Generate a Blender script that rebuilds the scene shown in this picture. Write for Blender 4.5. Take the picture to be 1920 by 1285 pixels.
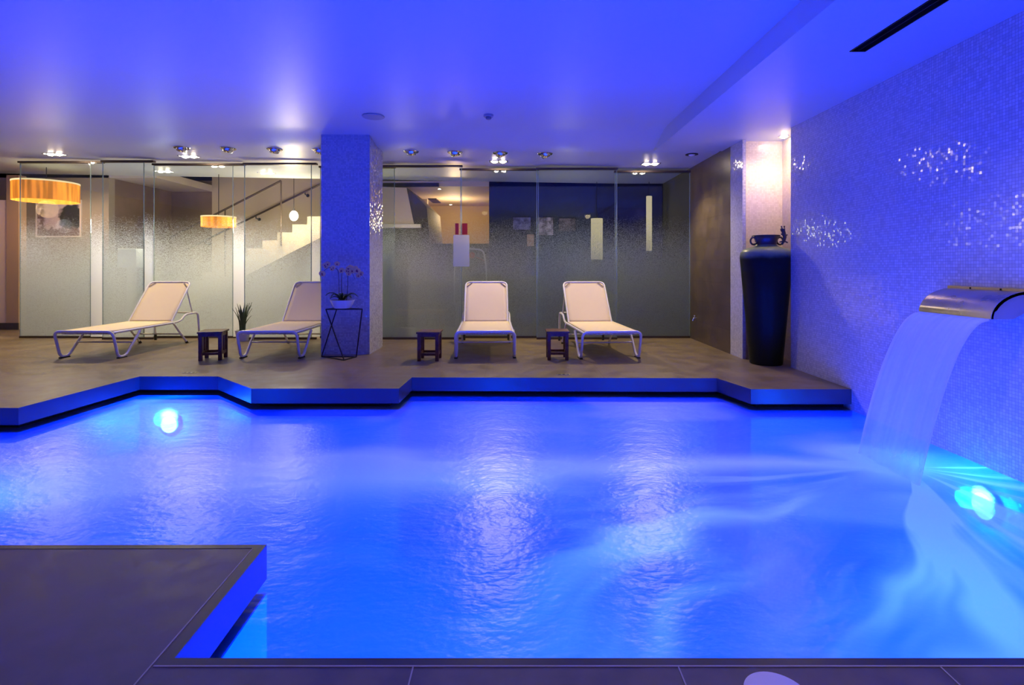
import bpy, bmesh, math, random
from mathutils import Vector, Matrix
C = bpy.context.scene.collection
PI = math.pi
random.seed(7)
for o in list(bpy.data.objects): bpy.data.objects.remove(o)

# ------------------------------------------------------------------ camera, world, light
F, CX, HY, EH = 1000.0, 964.0, 502.0, 1.10      # focal (px), vanishing point, eye height
cam = bpy.data.cameras.new('camera'); camo = bpy.data.objects.new('camera', cam); C.objects.link(camo)
camo.location = (0, 0, EH); camo.rotation_euler = (PI/2, 0, 0)
cam.sensor_width = 36; cam.lens = 36*F/1920; cam.shift_x = (960-CX)/1920; cam.shift_y = -(642.5-HY)/1920
cam.clip_start = 0.05; cam.clip_end = 100
bpy.context.scene.camera = camo
sc = bpy.context.scene
sc.view_settings.view_transform = 'Standard'; sc.view_settings.look = 'None'
sc.view_settings.exposure = 0.0; sc.view_settings.gamma = 1.0; sc.view_settings.use_curve_mapping = False
w = bpy.data.worlds.new('world'); sc.world = w; w.use_nodes = True
w.node_tree.nodes['Background'].inputs[0].default_value = (0.25, 0.3, 0.5, 1)
w.node_tree.nodes['Background'].inputs[1].default_value = 0.008

BLUE = (0.0, 0.068, 1.0); WARM = (1.0, 0.80, 0.40); WATER = -0.19
def light(kind, name, loc, energy, col, rot=(0, 0, 0), **kw):
    l = bpy.data.lights.new(name, kind); l.energy = energy; l.color = col
    for k, v in kw.items(): setattr(l, k, v)
    o = bpy.data.objects.new(name, l); C.objects.link(o); o.location = loc; o.rotation_euler = rot
    return o
# two pool lamps on the walls, the rest unseen fill added for brightness
POOL_LAMPS_AND_FILL = [((-3.47, 5.38, -0.48), (0, -1)), ((3.04, 3.44, -0.44), (-1, 0)), ((-0.35, 1.53, -1.0), (0, 1)),
              ((1.6, 1.53, -1.05), (0, 1)), ((2.4, 1.53, -1.1), (0, 1)), ((-3.2, 2.14, -0.55), (0, 1)), ((-6.2, 4.15, -0.55), (0, -1))]
PW = [130, 115, 290, 230, 60, 170, 160]
for i, ((p, n), e) in enumerate(zip(POOL_LAMPS_AND_FILL, PW)):
    q = 0.10 if i < 2 else 0.55
    light('POINT', 'pool_lamp_or_fill', (p[0]+n[0]*q, p[1]+n[1]*q, p[2]), e, BLUE, shadow_soft_size=0.07)

def P(px, py, z=0.0):
    d = (EH-z)*F/(py-HY); return ((px-CX)/F*d, d)
def PX(px, Y): return (px-CX)/F*Y
def PZ(py, Y): return EH-(py-HY)/F*Y
def zb(X): return 2.64 + max(0.0, 1.85-X)*0.0165          # height of the ceiling near the glass

# ceiling downlights by the glass and elsewhere: px, Y, energy
SPOTS = [(103, 7.95, 170), (355, 7.95, 170), (935, 7.95, 170), (1220, 7.95, 150)]
REFLECTED_SPOTS = [(308, 9.3, 130), (500, 9.3, 110)]  # spotlight reflections in the glass, built as added lamps behind it

# ------------------------------------------------------------------ materials
def M(name, base=(0.8, 0.8, 0.8), rough=0.5, metal=0.0, spec=0.5, emit=None, es=0.0, trans=0.0):
    m = bpy.data.materials.new(name); m.use_nodes = True
    b = m.node_tree.nodes['Principled BSDF']
    b.inputs['Base Color'].default_value = (*base, 1); b.inputs['Roughness'].default_value = rough
    b.inputs['Metallic'].default_value = metal; b.inputs['Specular IOR Level'].default_value = spec
    if emit: b.inputs['Emission Color'].default_value = (*emit, 1); b.inputs['Emission Strength'].default_value = es
    return m
class NT:
    def __init__(s, m): s.t = m.node_tree; s.n = s.t.nodes; s.l = s.t.links
    def node(s, typ, **kw):
        n = s.n.new(typ)
        for k, v in kw.items():
            if k.startswith('i_'):
                key = k[2:]; key = int(key) if key.isdigit() else key
                s.put(n.inputs[key], v)
            else: setattr(n, k, v)
        return n
    def put(s, inp, v):
        if isinstance(v, bpy.types.NodeSocket): s.l.new(v, inp)
        elif isinstance(v, bpy.types.Node): s.l.new(v.outputs[0], inp)
        else: inp.default_value = v
    def math(s, op, a, b=0.0, c=None, clamp=False):
        n = s.n.new('ShaderNodeMath'); n.operation = op; n.use_clamp = clamp
        s.put(n.inputs[0], a); s.put(n.inputs[1], b)
        if c is not None: s.put(n.inputs[2], c)
        return n.outputs[0]
    def vmath(s, op, a, b=(0, 0, 0)):
        n = s.n.new('ShaderNodeVectorMath'); n.operation = op; s.put(n.inputs[0], a); s.put(n.inputs[1], b)
        return n.outputs[0]
    def vscale(s, a, f):
        n = s.n.new('ShaderNodeVectorMath'); n.operation = 'SCALE'; s.put(n.inputs[0], a); s.put(n.inputs['Scale'], f); return n.outputs[0]
    def smooth(s, x, a, b, t0=0.0, t1=1.0):
        n = s.n.new('ShaderNodeMapRange'); n.interpolation_type = 'SMOOTHSTEP'
        s.put(n.inputs[0], x); n.inputs[1].default_value = a; n.inputs[2].default_value = b
        n.inputs[3].default_value = t0; n.inputs[4].default_value = t1
        return n.outputs[0]
    def pos(s): return s.n.new('ShaderNodeNewGeometry').outputs['Position']
    def sep(s, v):
        n = s.n.new('ShaderNodeSeparateXYZ'); s.l.new(v, n.inputs[0]); return n.outputs
    def mix(s, f, a, b):
        n = s.n.new('ShaderNodeMixShader'); s.put(n.inputs[0], f); s.put(n.inputs[1], a); s.put(n.inputs[2], b); return n.outputs[0]
    def mixc(s, f, a, b):
        n = s.n.new('ShaderNodeMix'); n.data_type = 'RGBA'; s.put(n.inputs[0], f); s.put(n.inputs[6], a); s.put(n.inputs[7], b); return n.outputs[2]

def noisy(m, c1, c2, scale=6.0, rough=(None, None), bump=0.0, detail=4.0):
    t = NT(m); b = t.n['Principled BSDF']
    nz = t.node('ShaderNodeTexNoise', i_Vector=t.pos(), i_Scale=scale, i_Detail=detail)
    t.put(b.inputs['Base Color'], t.mixc(t.smooth(nz.outputs[0], 0.3, 0.7), (*c1, 1), (*c2, 1)))
    if rough[0] is not None: t.put(b.inputs['Roughness'], t.smooth(nz.outputs[0], 0.3, 0.7, rough[0], rough[1]))
    if bump:
        bp = t.node('ShaderNodeBump', i_Strength=bump, i_Distance=0.01, i_Height=nz.outputs[0]); t.put(b.inputs['Normal'], bp)
    return m

def tiles(name, c1, c2, grout, w_, h_, axes=('X', 'Y'), rough=0.35, gw=0.006, offs=(0, 0)):
    m = M(name, c1, rough); t = NT(m); b = t.n['Principled BSDF']
    p = t.sep(t.pos()); ax = {'X': 0, 'Y': 1, 'Z': 2}
    u = t.math('DIVIDE', t.math('ADD', p[ax[axes[0]]], offs[0]+50*w_), w_); v = t.math('DIVIDE', t.math('ADD', p[ax[axes[1]]], offs[1]+50*h_), h_)
    cu = t.math('FLOOR', u); cv = t.math('FLOOR', v)
    comb = t.node('ShaderNodeCombineXYZ', i_0=cu, i_1=cv)
    wn = t.node('ShaderNodeTexWhiteNoise', noise_dimensions='3D', i_Vector=comb.outputs[0])
    nz = t.node('ShaderNodeTexNoise', i_Vector=t.pos(), i_Scale=5.0, i_Detail=6.0)
    f = t.math('ADD', t.math('MULTIPLY', wn.outputs[0], 0.45), t.math('MULTIPLY', t.smooth(nz.outputs[0], 0.3, 0.7), 0.55))
    col = t.mixc(f, (*c1, 1), (*c2, 1))
    def edge(a, size):
        fr = t.math('FRACT', a); e = t.math('MINIMUM', fr, t.math('SUBTRACT', 1.0, fr)); return t.math('LESS_THAN', e, gw/size/2)
    g = t.math('MAXIMUM', edge(u, w_), edge(v, h_))
    t.put(b.inputs['Base Color'], t.mixc(g, col, (*grout, 1)))
    t.put(b.inputs['Roughness'], t.smooth(nz.outputs[0], 0.25, 0.75, rough-0.06, rough+0.12))
    return m

def mosaic(name, c1, c2, grout, size=0.021, jit=0.075, rough=0.10, spec=0.6):
    """small glass mosaic: every tessera a little tilted, pale grout between"""
    m = M(name, c1, rough, spec=spec); t = NT(m); b = t.n['Principled BSDF']
    geo = t.n.new('ShaderNodeNewGeometry'); pos = geo.outputs['Position']
    q = t.vscale(pos, 1/size)
    q = t.vmath('ADD', q, (200.37, 200.41, 200.53))
    cell = t.vmath('FLOOR', q)
    wn = t.node('ShaderNodeTexWhiteNoise', noise_dimensions='3D', i_Vector=cell)
    fr = t.sep(t.vmath('FRACTION', q)); nm = t.sep(t.vmath('ABSOLUTE', geo.outputs['True Normal']))
    gs = []
    for k in range(3):
        e = t.math('MINIMUM', fr[k], t.math('SUBTRACT', 1.0, fr[k]))
        on = t.math('LESS_THAN', e, 0.055)
        gs.append(t.math('MULTIPLY', on, t.math('LESS_THAN', nm[k], 0.5)))
    g = t.math('MAXIMUM', gs[0], t.math('MAXIMUM', gs[1], gs[2]))
    col = t.mixc(wn.outputs[0], (*c1, 1), (*c2, 1))
    t.put(b.inputs['Base Color'], t.mixc(g, col, (*grout, 1)))
    t.put(b.inputs['Roughness'], t.math('ADD', t.math('MULTIPLY', g, 0.5), rough))
    j = t.vscale(t.vmath('SUBTRACT', wn.outputs['Color'], (0.5, 0.5, 0.5)), jit)
    nn = t.vmath('NORMALIZE', t.vmath('ADD', geo.outputs['Normal'], j))
    t.put(b.inputs['Normal'], nn)
    return m

WHITEM = mosaic('white_mosaic', (0.50, 0.50, 0.55), (0.66, 0.66, 0.70), (0.30, 0.30, 0.34))
PILLARM = mosaic('pillar_mosaic', (0.42, 0.42, 0.50), (0.56, 0.56, 0.62), (0.25, 0.25, 0.30), jit=0.3)
NICHEM = mosaic('niche_mosaic', (0.76, 0.66, 0.52), (0.84, 0.74, 0.60), (0.6, 0.52, 0.42), jit=0.08, rough=0.2)
CEIL = M('ceiling_paint', (0.57, 0.62, 0.64), 0.42, spec=0.28)
HALLCEIL = M('hall_ceiling_paint', (0.55, 0.50, 0.44), 0.5)
DECK = tiles('brown_stone_tiles', (0.155, 0.112, 0.074), (0.210, 0.155, 0.100), (0.09, 0.07, 0.055), 1.2, 0.6, rough=0.38, gw=0.004, offs=(0.3, 0.05))
NEAR = M('dark_stone', (0.10, 0.08, 0.08), 0.42); noisy(NEAR, (0.085, 0.068, 0.070), (0.135, 0.105, 0.100), 9.0, (0.38, 0.55), 0.05)
TRIM = M('dark_edge_tile', (0.035, 0.028, 0.03), 0.35)
GROUT = M('pale_grout', (0.42, 0.36, 0.34), 0.8)
FASCIA = M('fascia_tile', (0.055, 0.055, 0.075), 0.30)
BLACK = M('black_gutter', (0.01, 0.01, 0.012), 0.7)
BASIN = mosaic('basin_mosaic', (0.20, 0.40, 0.78), (0.28, 0.48, 0.85), (0.2, 0.4, 0.7), size=0.025, jit=0.04, rough=0.35)
DARKWALL = tiles('brown_wall_tiles', (0.070, 0.052, 0.042), (0.115, 0.085, 0.066), (0.045, 0.035, 0.028), 0.6, 0.3, axes=('Y', 'Z'), rough=0.34, gw=0.004)
RAIL = M('bronze_rail', (0.10, 0.075, 0.06), 0.4, 0.6)
STEEL = M('brushed_steel', (0.55, 0.52, 0.52), 0.28, 1.0)
CHROME = M('chrome', (0.75, 0.75, 0.78), 0.12, 1.0)
BRUSHED = noisy(M('fountain_steel', (0.5, 0.45, 0.45), 0.3, 1.0), (0.42, 0.38, 0.38), (0.6, 0.54, 0.52), 4.0, (0.22, 0.38))
WHITEP = M('white_powder_coat', (0.78, 0.76, 0.74), 0.3)
SLING = M('cream_mesh_fabric', (0.80, 0.66, 0.44), 0.75)
RUBBER = M('black_rubber', (0.02, 0.02, 0.02), 0.7)
WOOD = noisy(M('dark_red_wood', (0.10, 0.03, 0.025), 0.4), (0.075, 0.022, 0.018), (0.14, 0.045, 0.035), 25.0)
BMETAL = M('black_metal', (0.02, 0.02, 0.025), 0.4, 0.5)
CREAMW = M('cream_wall', (0.62, 0.52, 0.38), 0.8)
BROWNW = noisy(M('brown_wall', (0.22, 0.16, 0.11), 0.8), (0.19, 0.14, 0.095), (0.25, 0.18, 0.125), 2.0)
JAMB = M('jamb_brown', (.50, .36, .22), .8)
TAUPE = M('taupe_wall', (0.36, 0.31, 0.24), 0.8)
NAVYW = M('navy_wall', (0.035, 0.045, 0.065), 0.7)
OLIVEW = M('olive_wall', (0.12, 0.12, 0.09), 0.7)
def emis(name, col, s):
    m = bpy.data.materials.new(name); m.use_nodes = True; t = NT(m); t.n.remove(t.n['Principled BSDF'])
    e = t.node('ShaderNodeEmission', i_Color=(*col, 1), i_Strength=s); t.l.new(e.outputs[0], t.n['Material Output'].inputs[0]); return m
BULB = emis('warm_bulb', (1, 0.80, 0.55), 110)
PENDBULB = emis('pendant_bulb', (1, 0.82, 0.58), 60)
POOLBULB = emis('pool_lamp_lens', (0.15, 0.75, 1.0), 26)
TUBEGLOW = emis('lamp_tube_glow', (1, 0.80, 0.52), 0.55)
def shade_mat():
    m = M('orange_shade', (0.55, 0.20, 0.02), 0.8, emit=(1.0, 0.30, 0.03), es=0.9); t = NT(m); b = t.n['Principled BSDF']
    tc = t.n.new('ShaderNodeTexCoord').outputs['Object']; s = t.sep(tc)
    wv = t.node('ShaderNodeTexNoise', i_Vector=t.vmath('MULTIPLY', tc, (14, 14, 1)), i_Scale=1.0)
    t.put(b.inputs['Emission Strength'], t.smooth(wv.outputs[0], 0.3, 0.7, 0.45, 1.5))
    return m
SHADE = shade_mat()

def glass_mat(name, overlap=1.0):
    """clear glass, etched (frosted) from the floor up to chest height with a soft upper edge"""
    m = bpy.data.materials.new(name); m.use_nodes = True; t = NT(m); t.n.remove(t.n['Principled BSDF'])
    z = t.sep(t.pos())[2]
    fr = t.node('ShaderNodeFresnel', i_IOR=1.45)
    clear = t.mix(t.math('MULTIPLY', fr.outputs[0], 0.8), t.node('ShaderNodeBsdfTransparent', i_Color=(0.93, 0.97, 0.95, 1)), t.node('ShaderNodeBsdfGlossy', i_Roughness=0.02))
    frost = t.mix(0.78, t.node('ShaderNodeBsdfDiffuse', i_Color=(0.38, 0.44, 0.30, 1)), t.node('ShaderNodeBsdfTranslucent', i_Color=(0.80, 0.88, 0.90, 1)))
    if overlap > 1: frost = t.mix(0.80, t.node('ShaderNodeBsdfDiffuse', i_Color=(0.9, 0.95, 0.95, 1)), t.node('ShaderNodeBsdfTranslucent', i_Color=(0.96, 1.0, 1.0, 1)))
    f = t.math('MULTIPLY', t.math('SUBTRACT', 1.0, t.smooth(z, 0.75, 1.95)), 0.74)
    if overlap > 1: f = t.math('MULTIPLY', t.math('SUBTRACT', 1.0, t.smooth(z, 1.0, 2.0)), 0.96)
    # the etching is a fine dot pattern that thins out upwards
    cell = t.vmath('FLOOR', t.vscale(t.vmath('ADD', t.vmath('MULTIPLY', t.pos(), (1, 0, 1)), (20, 0, 20)), 500.0))
    wn = t.node('ShaderNodeTexWhiteNoise', noise_dimensions='3D', i_Vector=cell)
    f = t.math('LESS_THAN', wn.outputs[0], f)
    t.l.new(t.mix(f, clear, frost), t.n['Material Output'].inputs[0])
    return m
GLASS = glass_mat('etched_glass')
BAND = glass_mat('etched_band', 2.0)
EDGE = M('glass_edge', (0.45, 0.60, 0.56), 0.25); EDGE.node_tree.nodes['Principled BSDF'].inputs['Transmission Weight'].default_value = 0.3

def water_mat():
    m = bpy.data.materials.new('pool_water'); m.use_nodes = True; t = NT(m); t.n.remove(t.n['Principled BSDF'])
    pos = t.pos(); s = t.sep(pos); x, y = s[0], s[1]
    # ripples
    n1 = t.node('ShaderNodeTexNoise', i_Vector=t.vmath('MULTIPLY', pos, (6, 9, 1)), i_Scale=1.0, i_Detail=3.0)
    n2 = t.node('ShaderNodeTexNoise', i_Vector=t.vmath('MULTIPLY', pos, (28, 40, 1)), i_Scale=1.0, i_Detail=2.0)
    h = t.math('ADD', n1.outputs[0], t.math('MULTIPLY', n2.outputs[0], 0.35))
    bump = t.node('ShaderNodeBump', i_Strength=0.25, i_Distance=0.03, i_Height=h)
    # foam: milky churned water streaming away from where the fall lands
    dx = t.math('SUBTRACT', x, 2.55); dy = t.math('SUBTRACT', y, 3.45)
    r = t.math('SQRT', t.math('ADD', t.math('MULTIPLY', dx, dx), t.math('MULTIPLY', dy, dy)))
    ang = t.math('ARCTAN2', dy, t.math('MULTIPLY', dx, -1.0))      # 0 = straight away from the wall, negative = towards the viewer
    wob = t.node('ShaderNodeTexNoise', i_Vector=pos, i_Scale=0.9, i_Detail=2.0)
    wo = t.math('MULTIPLY', t.math('SUBTRACT', wob.outputs[0], 0.5), 0.40)
    cv = t.node('ShaderNodeCombineXYZ', i_0=t.math('MULTIPLY', t.math('ADD', ang, wo), 5.0), i_1=t.math('MULTIPLY', r, 0.42), i_2=1.7)
    st = t.node('ShaderNodeTexNoise', i_Vector=cv.outputs[0], i_Scale=1.0, i_Detail=3.0, i_Roughness=0.45)
    streak = t.smooth(st.outputs[0], 0.40, 0.64)
    sect = t.math('MULTIPLY', t.smooth(x, -0.5, 0.8), t.smooth(ang, 0.12, -0.05))
    a = t.math('MULTIPLY', streak, sect)
    # the long horizontal tongue
    yb = t.math('ADD', t.math('MULTIPLY', t.math('SINE', t.math('MULTIPLY', x, 0.9)), 0.10), t.math('ADD', 3.40, t.math('MULTIPLY', wo, 0.45)))
    wd = t.smooth(x, -1.8, 1.8, 0.48, 0.17)
    q = t.math('DIVIDE', t.math('SUBTRACT', y, yb), wd)
    band = t.math('EXPONENT', t.math('MULTIPLY', t.math('MULTIPLY', q, q), -1.0))
    band = t.math('MULTIPLY', band, t.smooth(x, 2.75, 2.2))
    soft = t.node('ShaderNodeTexNoise', i_Vector=t.vmath('MULTIPLY', pos, (0.7, 1.1, 1)), i_Scale=1.0, i_Detail=2.0)
    cloud = t.math('MULTIPLY', t.smooth(soft.outputs[0], 0.48, 0.62), 0.45)
    ex = t.math('SUBTRACT', x, 2.40); ey = t.math('DIVIDE', dy, 1.25)
    spl = t.math('EXPONENT', t.math('MULTIPLY', t.math('ADD', t.math('MULTIPLY', ex, ex), t.math('MULTIPLY', ey, ey)), -7.0))
    band = t.math('MAXIMUM', band, spl)
    foam = t.math('MINIMUM', t.math('ADD', t.math('MAXIMUM', a, band), t.math('MULTIPLY', cloud, t.smooth(y, 2.0, 2.8))), 1.0)
    bc = t.mixc(foam, (0.005, 0.25, 0.90, 1), (0.86, 0.88, 0.92, 1))
    body = t.mix(0.5, t.node('ShaderNodeBsdfDiffuse', i_Color=bc), t.node('ShaderNodeBsdfTranslucent', i_Color=bc))
    refr = t.node('ShaderNodeBsdfRefraction', i_IOR=1.03, i_Roughness=0.35, i_Color=(0.9, 0.95, 1, 1)); t.put(refr.inputs['Normal'], bump)
    under = t.mix(0.55, t.node('ShaderNodeBsdfTransparent', i_Color=(0.9, 0.95, 1, 1)), refr)
    inner = t.mix(t.math('ADD', t.math('MULTIPLY', foam, 0.48), 0.45), under, body)
    fr = t.node('ShaderNodeFresnel', i_IOR=1.33); t.put(fr.inputs['Normal'], bump)
    gl = t.node('ShaderNodeBsdfGlossy', i_Roughness=0.30); t.put(gl.inputs['Normal'], bump)
    t.l.new(t.mix(fr.outputs[0], inner, gl), t.n['Material Output'].inputs[0])
    return m
WATERM = water_mat()
def fall_mat():
    m = bpy.data.materials.new('falling_water'); m.use_nodes = True; t = NT(m); t.n.remove(t.n['Principled BSDF'])
    pos = t.pos()
    st = t.node('ShaderNodeTexNoise', i_Vector=t.vmath('MULTIPLY', pos, (1.0, 14, 0.5)), i_Scale=1.0, i_Detail=2.0)
    body = t.mix(0.5, t.node('ShaderNodeBsdfDiffuse', i_Color=(0.82, 0.82, 0.86, 1)), t.node('ShaderNodeBsdfTranslucent', i_Color=(0.85, 0.87, 0.92, 1)))
    f = t.smooth(st.outputs[0], 0.25, 0.75, 0.42, 0.66)
    f = t.math('MULTIPLY', f, t.smooth(t.sep(pos)[2], -0.20, 0.20, 0.35, 1.0))   # the sheet breaks up and thins towards the pool
    a = t.mix(f, t.node('ShaderNodeBsdfTransparent'), body)
    t.l.new(a, t.n['Material Output'].inputs[0])
    return m
FALLM = fall_mat()

# ------------------------------------------------------------------ mesh helpers
def bx(bm, x0, x1, y0, y1, z0, z1):
    v = [bm.verts.new(p) for p in ((x0,y0,z0),(x1,y0,z0),(x1,y1,z0),(x0,y1,z0),(x0,y0,z1),(x1,y0,z1),(x1,y1,z1),(x0,y1,z1))]
    for f in ((0,3,2,1),(4,5,6,7),(0,1,5,4),(1,2,6,5),(2,3,7,6),(3,0,4,7)): bm.faces.new([v[i] for i in f])
    return v
def prism(bm, pts, z0, z1, top=True, bottom=True):
    a = [bm.verts.new((p[0], p[1], z0)) for p in pts]; b = [bm.verts.new((p[0], p[1], z1)) for p in pts]
    n = len(pts)
    for i in range(n): bm.faces.new((a[i], a[(i+1)%n], b[(i+1)%n], b[i]))
    if top: bm.faces.new(b)
    if bottom: bm.faces.new(a[::-1])
def extr(bm, pts, d):
    """closed polygon of 3-D points extruded by vector d"""
    a = [bm.verts.new(p) for p in pts]; b = [bm.verts.new(Vector(p)+Vector(d)) for p in pts]; n = len(pts)
    for i in range(n): bm.faces.new((a[i], a[(i+1)%n], b[(i+1)%n], b[i]))
    bm.faces.new(b); bm.faces.new(a[::-1])
def fillet(pts, rad, seg=6, closed=False):
    pts = [Vector(p) for p in pts]; out = []; n = len(pts)
    for i, p in enumerate(pts):
        if not closed and i in (0, n-1): out.append(p); continue
        a, b = pts[i-1]-p, pts[(i+1)%n]-p
        r = min(rad, a.length*0.49, b.length*0.49); s, e = p+a.normalized()*r, p+b.normalized()*r
        for k in range(seg+1):
            u = k/seg; out.append(s.lerp(p, u).lerp(p.lerp(e, u), u))
    return out
def tube(bm, pts, r, seg=10, closed=False, r1=None):
    pts = [Vector(p) for p in pts]; n = len(pts); rings = []; up = None
    for i, p in enumerate(pts):
        if closed: t = pts[(i+1)%n]-pts[i-1]
        else: t = pts[min(i+1, n-1)]-pts[max(i-1, 0)]
        t.normalize()
        if up is None: up = Vector((0,0,1)) if abs(t.z) < 0.9 else Vector((1,0,0))
        s = t.cross(up).normalized(); up = s.cross(t).normalized()
        rr = r if r1 is None else r+(r1-r)*i/(n-1)
        rings.append([bm.verts.new(p+s*math.cos(a)*rr+up*math.sin(a)*rr) for a in [2*PI*k/seg for k in range(seg)]])
    m = n if closed else n-1
    for i in range(m):
        A, B = rings[i], rings[(i+1)%n]
        for k in range(seg): bm.faces.new((A[k], A[(k+1)%seg], B[(k+1)%seg], B[k]))
    if not closed: bm.faces.new(rings[0][::-1]); bm.faces.new(rings[-1])
def lathe(bm, prof, seg=40, c=(0,0,0), axis='Z'):
    rings = []
    for r, z in prof:
        rings.append([bm.verts.new((c[0]+r*math.cos(2*PI*k/seg), c[1]+r*math.sin(2*PI*k/seg), c[2]+z)) for k in range(seg)])
    for A, B in zip(rings, rings[1:]):
        for k in range(seg): bm.faces.new((A[k], A[(k+1)%seg], B[(k+1)%seg], B[k]))
    bm.faces.new(rings[0][::-1]); bm.faces.new(rings[-1])
def ball(bm, c, r, sx=1, sy=1, sz=1, rot=None):
    mt = Matrix.Translation(c) @ (rot.to_4x4() if rot else Matrix.Identity(4)) @ Matrix.Diagonal((r*sx, r*sy, r*sz, 1))
    bmesh.ops.create_uvsphere(bm, u_segments=14, v_segments=9, radius=1, matrix=mt)
def obj(name, bm, mat, parent=None, smooth=False, bevel=0.0, kind=None, label=None, cat=None, group=None, loc=None, flip=True):
    if flip: bmesh.ops.recalc_face_normals(bm, faces=bm.faces)
    me = bpy.data.meshes.new(name); bm.to_mesh(me); bm.free()
    for mm in (mat if isinstance(mat, (list, tuple)) else [mat]): me.materials.append(mm)
    if smooth:
        for p in me.polygons: p.use_smooth = True
        try: me.set_sharp_from_angle(angle=math.radians(45))
        except Exception: pass
    o = bpy.data.objects.new(name, me); C.objects.link(o)
    if parent: o.parent = parent
    if loc: o.location = loc
    if bevel:
        b = o.modifiers.new('bevel', 'BEVEL'); b.width = bevel; b.segments = 2; b.limit_method = 'ANGLE'
    if kind: o['kind'] = kind
    if label: o['label'] = label
    if cat: o['category'] = cat
    if group: o['group'] = group
    return o
def thing(name, label, cat, loc=(0,0,0), rz=0, group=None):
    o = bpy.data.objects.new(name, None); C.objects.link(o); o.location = loc; o.rotation_euler = (0,0,rz)
    o.empty_display_size = 0.1
    o['label'] = label; o['category'] = cat
    if group: o['group'] = group
    return o
def box(name, dims, mat, **kw):
    bm = bmesh.new(); bx(bm, *dims); return obj(name, bm, mat, **kw)
def dup(root, loc, rz, label):
    r = root.copy(); C.objects.link(r); r.location = loc; r.rotation_euler = (0,0,rz); r['label'] = label
    for ch in list(root.children):
        c = ch.copy(); C.objects.link(c); c.parent = r
        for g in list(ch.children):
            d = g.copy(); C.objects.link(d); d.parent = c
    return r
S = 'structure'

# ------------------------------------------------------------------ decks and pool shell
EDGE_FAR = [(-9.5, 4.18), (-3.885, 4.18), (-3.785, 5.39), (-2.99, 5.39), (-2.39, 4.846), (-1.047, 4.846), (-1.025, 5.34), (2.015, 5.30), (2.14, 4.82), (3.05, 4.82)]
XW = 3.05
def two_mat_slab(name, pts, mats, z0, z1, **kw):
    bm = bmesh.new(); prism(bm, pts, z0, z1); bmesh.ops.recalc_face_normals(bm, faces=bm.faces)
    for f in bm.faces: f.material_index = 0 if f.normal.z > 0.5 else 1
    return obj(name, bm, mats, kind=S, **kw)
two_mat_slab('floor', EDGE_FAR+[(3.05, 5.88), (3.27, 5.88), (3.27, 6.5), (3.27, 14), (-10.5, 14), (-10.5, 4.18)], [DECK, FASCIA], -0.135, 0)
EDGE_NEAR = [(-9.5, 2.08), (-0.981, 2.115), (-0.955, 1.50), (3.05, 1.50)]
two_mat_slab('floor', EDGE_NEAR+[(3.05, -2.5), (-9.5, -2.5)], [NEAR, FASCIA], -0.135, 0)
# light nosing line along the far deck edge and the near deck edge tiles
def strip(pts, w_, z, h):
    bm = bmesh.new()
    for a, b in zip(pts, pts[1:]):
        a, b = Vector((*a, 0)), Vector((*b, 0)); d = (b-a).normalized(); n = Vector((-d.y, d.x, 0))
        bx_ = [a-d*0.0, b+d*0.0, b+n*w_, a+n*w_]
        extr(bm, [(p.x, p.y, z) for p in bx_], (0, 0, h))
    return bm
bm = bmesh.new()
def quad(bm, pts, z, h): extr(bm, [(p[0], p[1], z) for p in pts], (0, 0, h))
quad(bm, [(-9.5, 2.08), (-9.5, 2.052), (-1.02, 2.087), (-0.981, 2.115)], 0.0, 0.0015)
quad(bm, [(-0.981, 2.115), (-1.02, 2.087), (-0.994, 1.472), (-0.955, 1.50)], 0.0, 0.0015)
quad(bm, [(-0.955, 1.50), (-0.994, 1.472), (3.05, 1.472), (3.05, 1.50)], 0.0, 0.0015)
obj('trim_1', bm, TRIM, kind=S)
bm = bmesh.new()
quad(bm, [(-1.02, 2.087), (-1.0245, 2.087), (-0.975, 0.6), (-0.9705, 0.6)], 0.0, 0.0022)
quad(bm, [(-0.994, 1.472), (-0.994, 1.467), (3.05, 1.467), (3.05, 1.472)], 0.0, 0.0022)
for gx in (-0.276, 0.454, 1.175): quad(bm, [(gx, 1.468), (gx-0.004, 1.468), (gx-0.004, -2), (gx, -2)], 0.0, 0.0018)
obj('trim_2', bm, GROUT, kind=S)
# basin: walls follow the deck edge, just inside it a thin black gutter under the overhang
bm = bmesh.new()
ring = [(-9.5, 4.18)] + EDGE_FAR[1:] + [(3.05, 1.50)] + [(-0.955, 1.50), (-0.981, 2.115), (-9.5, 2.08)]
a = [bm.verts.new((*p, -1.5)) for p in ring]; b = [bm.verts.new((*p, WATER-0.004)) for p in ring]
for i in range(len(ring)):
    if i == len(EDGE_FAR)-1: continue      # the mosaic wall itself closes this side
    j = (i+1) % len(ring); bm.faces.new((a[i], a[j], b[j], b[i]))
obj('wall_pool', bm, BASIN, kind=S, flip=False)
box('floor', (-9.5, 3.05, 1.4, 5.6, -1.55, -1.5), BASIN, kind=S)
bm = bmesh.new()     # black strip painting the gutter's dark reflection along the waterline
for line in (EDGE_FAR,):
    for p, q in zip(line, line[1:]):
        p, q = Vector(p), Vector(q); d = (q-p).normalized(); n = Vector((d.y, -d.x))*0.006
        bm.faces.new([bm.verts.new(c) for c in ((p.x+n.x, p.y+n.y, -0.27), (q.x+n.x, q.y+n.y, -0.27), (q.x+n.x, q.y+n.y, WATER-.002), (p.x+n.x, p.y+n.y, WATER-.002))])
obj('trim_dark_reflection', bm, BLACK, kind=S)
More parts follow.
